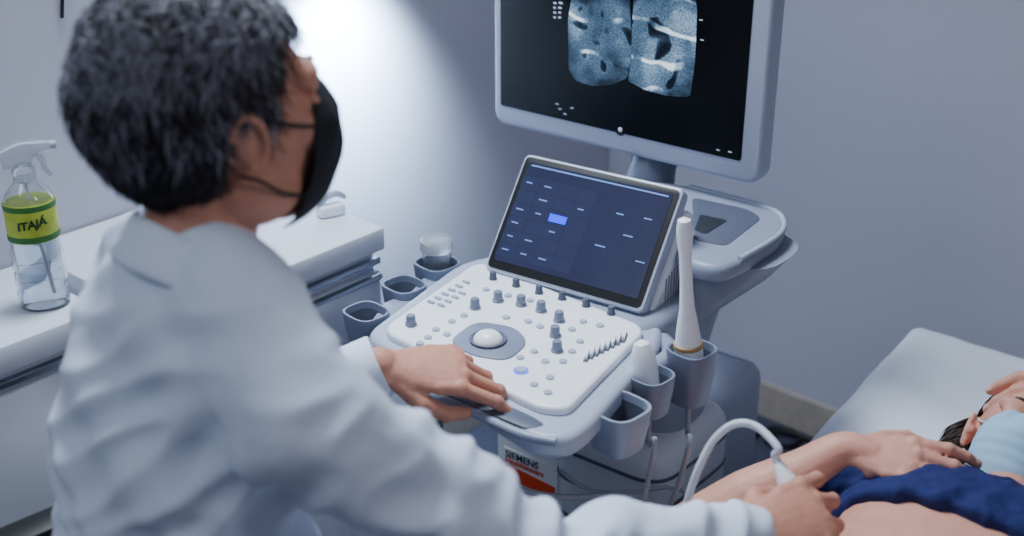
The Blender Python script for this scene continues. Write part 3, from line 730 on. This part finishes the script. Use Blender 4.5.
cuff(LW, LE, .041, 'cuff'); cuff(RW - (RW - RE) * .02, RE, .041, 'cuff')
def zmin(y):
    pts = [(-.2, -.094), (-.06, -.094), (-.042, -.066), (-.034, -.03), (-.030, .020), (.004, .022), (.009, -.012), (.019, -.008), (.025, .046), (.048, .072), (.072, .087), (.2, .094)]
    for (a, c_), (d_, e_) in zip(pts, pts[1:]):
        if a <= y <= d_: return c_ + (e_ - c_) * (y - a) / (d_ - a)
    return .1
hm = MB()
bm = bmesh.new(); bmesh.ops.create_uvsphere(bm, u_segments=96, v_segments=64, radius=1)
HCEN = V((0, -.024, .024)); HRAD = V((.082, .107, .105))
for v in bm.verts:
    q = V((v.co.x * HRAD.x, v.co.y * HRAD.y, v.co.z * HRAD.z))
    if q.z < 0: q = q * (1 + q.z * .6)          # tapered nape
    v.co = HCEN + q
bmesh.ops.delete(bm, geom=[v for v in bm.verts if v.co.z < zmin(v.co.y) + .002], context='VERTS')
for v in bm.verts: v.co = v.co + (v.co - HCEN).normalized() * (.005 * noise.noise(v.co * 20))
hm.add(bm, TH)
def flow(p):
    w_ = noise.noise_vector(p * 9)
    base = V((p.x * 7, -.35 if p.y < .05 else .1, -1.1 if (p.z < .07) else .0))
    return base + V(w_) * .8
strands(hm, TH, 10000, zmin, .030, .056, .66, flow, .0009, HCEN, HRAD, 3, .55)
hm.build('hair', M['hair'], doc, ang=None)
hg = MB()
strands(hg, TH, 3000, lambda y: max(zmin(y) + .004, .0), .024, .050, .70, flow, .0007, HCEN, HRAD * 1.02, 3, .55)
strands(hg, TH, 3200, lambda y: .075, .030, .052, .72, flow, .0007, HCEN, HRAD * 1.03, 3, .5)  # extra crown strands put the light's sheen into the hair as grey
hg.build('grey_sheen_strands', M['hairg'], doc, ang=None)
face_mask(TH, M['maskb'], doc, M['maskb'], 0, .009)

# doctor's chair
ch = thing('office_chair', 'black office chair the person in the lab coat sits on', 'chair', (-.37, 1.125, 0), math.atan2(LT.y, LT.x))
MB().prism(rpoly([(-.21, -.2), (.21, -.2), (.20, .2), (-.20, .2)], .07), .39, .445, .02, seg=3).build('seat', M['rubber'], ch, True)
MB().cyl((0, 0, .08), .028, .32).build('gas_column', M['chrome'], ch, True)
for k in range(5):
    a = 2 * math.pi * k / 5 + .6
    l = MB().tube([(0, 0, .1), (math.cos(a) * .14, math.sin(a) * .14, .085), (math.cos(a) * .24, math.sin(a) * .24, .07)], [.026, .02, .016], 10, 3).build('leg', M['rubber'], ch, True)
    MB().cyl((0, 0, -.011), .026, .022, Matrix.Translation((math.cos(a) * .24, math.sin(a) * .24, .027)) @ Matrix.Rotation(a, 4, 'Z') @ Matrix.Rotation(R(90), 4, 'Y'), 18).build('caster', M['rubber'], l, True)
MB().prism(rpoly([(-.19, .0), (.19, .0), (.16, .20), (-.16, .20)], .06), -.02, .02, .012, Matrix.Translation((0, -.235, .54)) @ Matrix.Rotation(R(94), 4, 'X'), seg=3).build('backrest', M['rubber'], ch, True)
MB().tube([(0, -.12, .40), (0, -.25, .41), (0, -.27, .60)], .016, 10, 5).build('backrest_bar', M['rubber'], ch, True)
for sd in (-1, 1):
    ar = MB().box((sd * .262, .0, .765), (.05, .20, .03), .012).build('armrest', M['rubber'], ch, True)
    MB().tube([(sd * .262, .0, .76), (sd * .265, -.02, .55), (sd * .23, -.02, .41), (sd * .15, -.02, .41)], .013, 10, 5).build('arm_post', M['rubber'], ar, True)

# ------------------------------------------------------------------ exam bed
DB = V((-.58, -.815, 0)).normalized(); RL = V((-DB.y, DB.x, 0))   # down the bed / patient's left
hl = onz(908, 321, .60)
hc = hl + RL * .31
bed = thing('exam_bed', 'exam bed covered with a white sheet under the patient', 'bed', V((hc.x, hc.y, 0)), math.atan2(RL.y, RL.x))
MB().prism(rpoly([(-.30, -1.78), (.30, -1.78), (.30, -.005), (-.30, -.005)], .04), .49, .585, .02, seg=3).build('mattress', M['vinyl'], bed, True)
bm = bmesh.new(); nx_, ny_ = 44, 120; G = []
for i in range(ny_ + 1):
    row = []
    for j in range(nx_ + 1):
        x = -.325 + .65 * j / nx_; y = .005 - 1.775 * i / ny_
        e = max(0, abs(x) - .285); z = .600 + .007 * noise.noise(V((x * 5, y * 5, 0))) + .005 * noise.noise(V((x * 14, y * 14, 3)))
        if e > 0: z -= min(1, e / .02) ** 2 * .03 + max(0, e - .02) * 2.5; x = math.copysign(.285 + min(e, .022) + max(0, e - .022) * .15, x)
        ey = max(0, y + .02)
        if ey > 0: z -= (ey / .02) ** 2 * .012
        row.append(bm.verts.new((x, y, z)))
    G.append(row)
for i in range(ny_):
    for j in range(nx_): bm.faces.new((G[i][j], G[i][j + 1], G[i + 1][j + 1], G[i + 1][j]))
bmesh.ops.recalc_face_normals(bm, faces=bm.faces[:])
sh = MB().add(bm).build('sheet', M['sheet'], bed, True, ang=None)
s_ = sh.modifiers.new('s', 'SOLIDIFY'); s_.thickness = .006; s_.offset = -1
MB().box((0, -.89, .465), (.56, 1.72, .05), .008).build('frame', M['pwhite'], bed, True)
for sx in (-1, 1):
    for y in (-.12, -1.66): MB().box((sx * .24, y, .222), (.045, .045, .444), .006).build('leg', M['pwhite'], bed, True)

# ------------------------------------------------------------------ patient
pat = thing('person', 'person in a navy top and pale blue face mask lying on the exam bed', 'person', (.5, 1.2, .6))
HP = onz(1020, 449, .705)
fz = V((-.10, -.50, .80)).normalized(); up_ = -DB + V((0, 0, .30)); up_ = (up_ - fz * up_.dot(fz)).normalized(); rx_ = fz.cross(up_)
TP = basis(rx_ * .87, fz * .87, up_ * .87, HP)
NK = onz(1034, 452, .70) + DB * .15; NK.z = .675
ax = lambda s, l, z: V((NK.x, NK.y, 0)) + DB * s + RL * l + V((0, 0, z))
b = MB(); head(b, TP, 1.15, True)
b.tube([TP @ V((0, -.03, -.03)), TP @ V((0, -.035, -.085)), NK + V((.01, .01, .01)), ax(.06, 0, .68)], [.048, .048, .05, .07], 20, 4)
prow = [(.0, .075, .05, .675), (.04, .14, .068, .685), (.10, .162, .084, .695), (.18, .160, .090, .70), (.28, .146, .088, .70), (.38, .142, .086, .70), (.48, .158, .086, .70), (.58, .165, .084, .70), (.66, .14, .078, .695)]
b.loft([ell(ax(s, 0, z), RL, V((0, 0, 1)), w, h_, 32, 2.3) for s, w, h_, z in prow])
PRS, PRE, PRW = ax(.05, -.165, .69), V((.232, 1.428, .664)), V((.432, 1.436, .790))
PHX = V((.126, -.050, .004)).normalized()
PLS, PLE, PLW = ax(.05, .165, .69), ax(-.06, .42, .70), onz(1034, 452, .70) + V((.095, .010, .110))
limb(b, [PRS, PRS * .5 + PRE * .5, PRE], [.048, .043, .037])
limb(b, [PRE, PRE * .6 + PRW * .4 + V((0, 0, .004)), PRE * .25 + PRW * .75, PRW, PRW + PHX * .035], [.037, .037, .029, .0235, .018])
limb(b, [PLS, PLS * .5 + PLE * .5, PLE, PLE * .55 + PLW * .45, PLW], [.05, .043, .036, .034, .023])
nl = []
hand(b, PRW + PHX * .008, PHX, V((-.1, -.35, .93)), False, [(8, 22, 14), (12, 24, 16), (14, 26, 16), (14, 26, 16)], None, .88, nl, 1.0, 1.14)
hand(b, PLW, V((-.94, .08, -.18)), V((-.2, -.3, .93)), True, [(10, 22, 14), (12, 24, 16), (14, 26, 18), (18, 28, 18)], None, .88, nl, 1.0, 1.14)
for sd in (-1, 1):
    limb(b, [ax(.60, sd * .085, .695), ax(.85, sd * .09, .69), ax(1.04, sd * .09, .675), ax(1.2, sd * .09, .668), ax(1.36, sd * .09, .65)], [.082, .07, .05, .05, .034])
    limb(b, [ax(1.37, sd * .09, .65), ax(1.40, sd * .10, .74)], [.034, .026])
bake(b, 'body', M['skinp'], pat, .0027, 3)
add_nails(nl, pat); eyes(TP, pat, M['hairp'], True)
tp_ = MB()
trows = [(.02, .085, .052, .676), (.04, .142, .07, .685), (.09, .165, .087, .695), (.14, .163, .093, .70), (.185, .157, .093, .70)]
tp_.loft([ell(ax(s, 0, z), RL, V((0, 0, 1)), w + .007, h_ + .006, 32, 2.3) for s, w, h_, z in trows])
for s0 in range(2):
    tp_.loft([ell(ax(.165 + .016 * s0 + k * .007, 0, .70), RL, V((0, 0, 1)), .166 + k % 2 * .004, .103 + (k % 2) * .004, 32, 2.3) for k in range(3)])
limb(tp_, [PRS + V((.02, -.01, 0)), PRS * .65 + PRE * .35], [.06, .054]); limb(tp_, [PLS, PLS * .6 + PLE * .4], [.06, .056])
def pf(p): return .005 * noise.noise(V((p.x * 9 + p.y * 6, p.y * 14, p.z * 10))) + .006 * ridge(V((p.x * 12 + p.y * 8, p.y * 20 - p.x * 10, p.z * 10))) + .004 * ridge(V((p.x * 30 + p.y * 14, p.y * 34 - p.x * 20, p.z * 16)), .01) - .002
bake(tp_, 'top', M['navy'], pat, .004, 3, pf)
tr = MB()
tr.loft([ell(ax(s, 0, z), RL, V((0, 0, 1)), w, h_, 32, 2.3) for s, w, h_, z in ((.52, .172, .092, .70), (.60, .176, .092, .70), (.68, .165, .088, .695))])
for sd in (-1, 1): limb(tr, [ax(.64, sd * .085, .697), ax(.85, sd * .09, .692), ax(1.04, sd * .09, .675), ax(1.32, sd * .09, .665)], [.09, .082, .064, .052])
bake(tr, 'trousers', M['trous'], pat, .006, 4)
def zminp(y):
    return -.078 if y < -.036 else (.032 if y < .0 else (.032 + y * 1.6 if y < .03 else .080 + (y - .03) * .3))
hp = MB()
bm = bmesh.new(); bmesh.ops.create_uvsphere(bm, u_segments=64, v_segments=40, radius=1)
for v in bm.verts: v.co = V((v.co.x * .083, v.co.y * .103 - .017, v.co.z * .097 + .032))
bmesh.ops.delete(bm, geom=[v for v in bm.verts if v.co.z < zminp(v.co.y)], context='VERTS')
hp.add(bm, TP)
strands(hp, TP, 2200, zminp, .03, .05, .08, lambda p: V((p.x * 3, -2.0, -.6 if p.y < 0 else .3)), .0008, V((0, -.017, .032)), V((.083, .103, .097)), 3, .12)
for k in range(2400):      # hair falling from behind the right ear over the neck onto the sheet
    sd = 1 if k % 6 else -1
    p = V((sd * random.uniform(.058, .082), random.uniform(-.085, -.034), random.uniform(-.06, .05)))
    L = random.uniform(.05, .085); u_ = random.uniform(.0, .030)
    pts = [TP @ p, TP @ (p + V((sd * (.010 + u_ * .4), .004, -L * .35))), TP @ (p + V((sd * (.015 + u_ * .8), .004, -L * .7))), TP @ (p + V((sd * (.013 + u_), -.004, -L)))]
    for q in pts: q.z = max(q.z, .617)
    hp.tube(pts, [.0008, .0010, .0009, .0003], 3, 4)
hp.build('hair', M['hairp'], pat, ang=None)
face_mask(TP, M['maskw'], pat, M['white'], .0034)

# ------------------------------------------------------------------ transducer in the doctor's hand
Xh = RX; Yh = RZ.cross(Xh).normalized(); Zh = Xh.cross(Yh).normalized()
gp = RW + Xh * .098 - Zh * .034
pa = (Yh * .8 + V((-.15, .05, .5))).normalized()
t = thing('transducer', 'white probe gripped in the right hand, pressed on the bare belly', 'ultrasound probe', gp - pa * .06)
x = pa.orthogonal().normalized(); T = basis(x, pa.cross(x), pa, gp - pa * .06)
MB().lathe([(.004, 0), (.022, .003), (.026, .012), (.024, .03), (.016, .05), (.0145, .085), (.012, .11), (.007, .13), (.005, .135)], T=T, seg=22, sx=1.1).build('handle', M['pwhite'], t)
e = gp + pa * .072
MB().tube([e - pa * .01, e + pa * .012, pd(778, 448, 1.52), pd(757, 427, 1.54), pd(735, 424, 1.55), pd(714, 440, 1.57), pd(699, 468, 1.58), pd(687, 503, 1.6), pd(678, 545, 1.63), V((.2, 1.45, .6)), V((.16, 1.55, .3)), V((.14, 1.64, .14))], .0048, 10, 8).build('cable', M['cable'], t)

# ------------------------------------------------------------------ lights
def area(loc, tgt, size, en, col, spread=180):
    l = bpy.data.lights.new('area', 'AREA'); l.energy = en; l.color = col; l.size = size; l.spread = R(spread)
    o = bpy.data.objects.new('area_light', l); C.objects.link(o); o.location = loc
    o.rotation_euler = (V(tgt) - V(loc)).to_track_quat('-Z', 'Y').to_euler(); return o
area((-.34, 2.0, 2.55), (.05, 1.5, .8), .55, 21, (.80, .90, 1), 105)
area((-1.3, .5, 2.4), (-.1, 1.5, .8), .6, 4, (.78, .89, 1), 120)
area((1.1, .5, 2.0), (-.25, 1.15, 1.25), .5, 1.4, (.95, .95, 1), 90)  # added fill, no visible source, to brighten the doctor's face
hot = onpl(334, 82, wa(0, 0, 0), E2)
sp = bpy.data.lights.new('spot', 'SPOT'); sp.energy = 120; sp.color = (.58, .79, 1); sp.spot_size = R(100); sp.spot_blend = 1; sp.shadow_soft_size = .04
so = bpy.data.objects.new('spot_light', sp); C.objects.link(so); so.location = hot + E2 * .15 + V((0, 0, .22))
so.rotation_euler = (hot + V((0, 0, .02)) - so.location).to_track_quat('-Z', 'Y').to_euler()
w = bpy.data.worlds.new('world'); bpy.context.scene.world = w; w.use_nodes = True
bg = w.node_tree.nodes['Background']; bg.inputs[0].default_value = (.50, .55, .71, 1); bg.inputs[1].default_value = .27
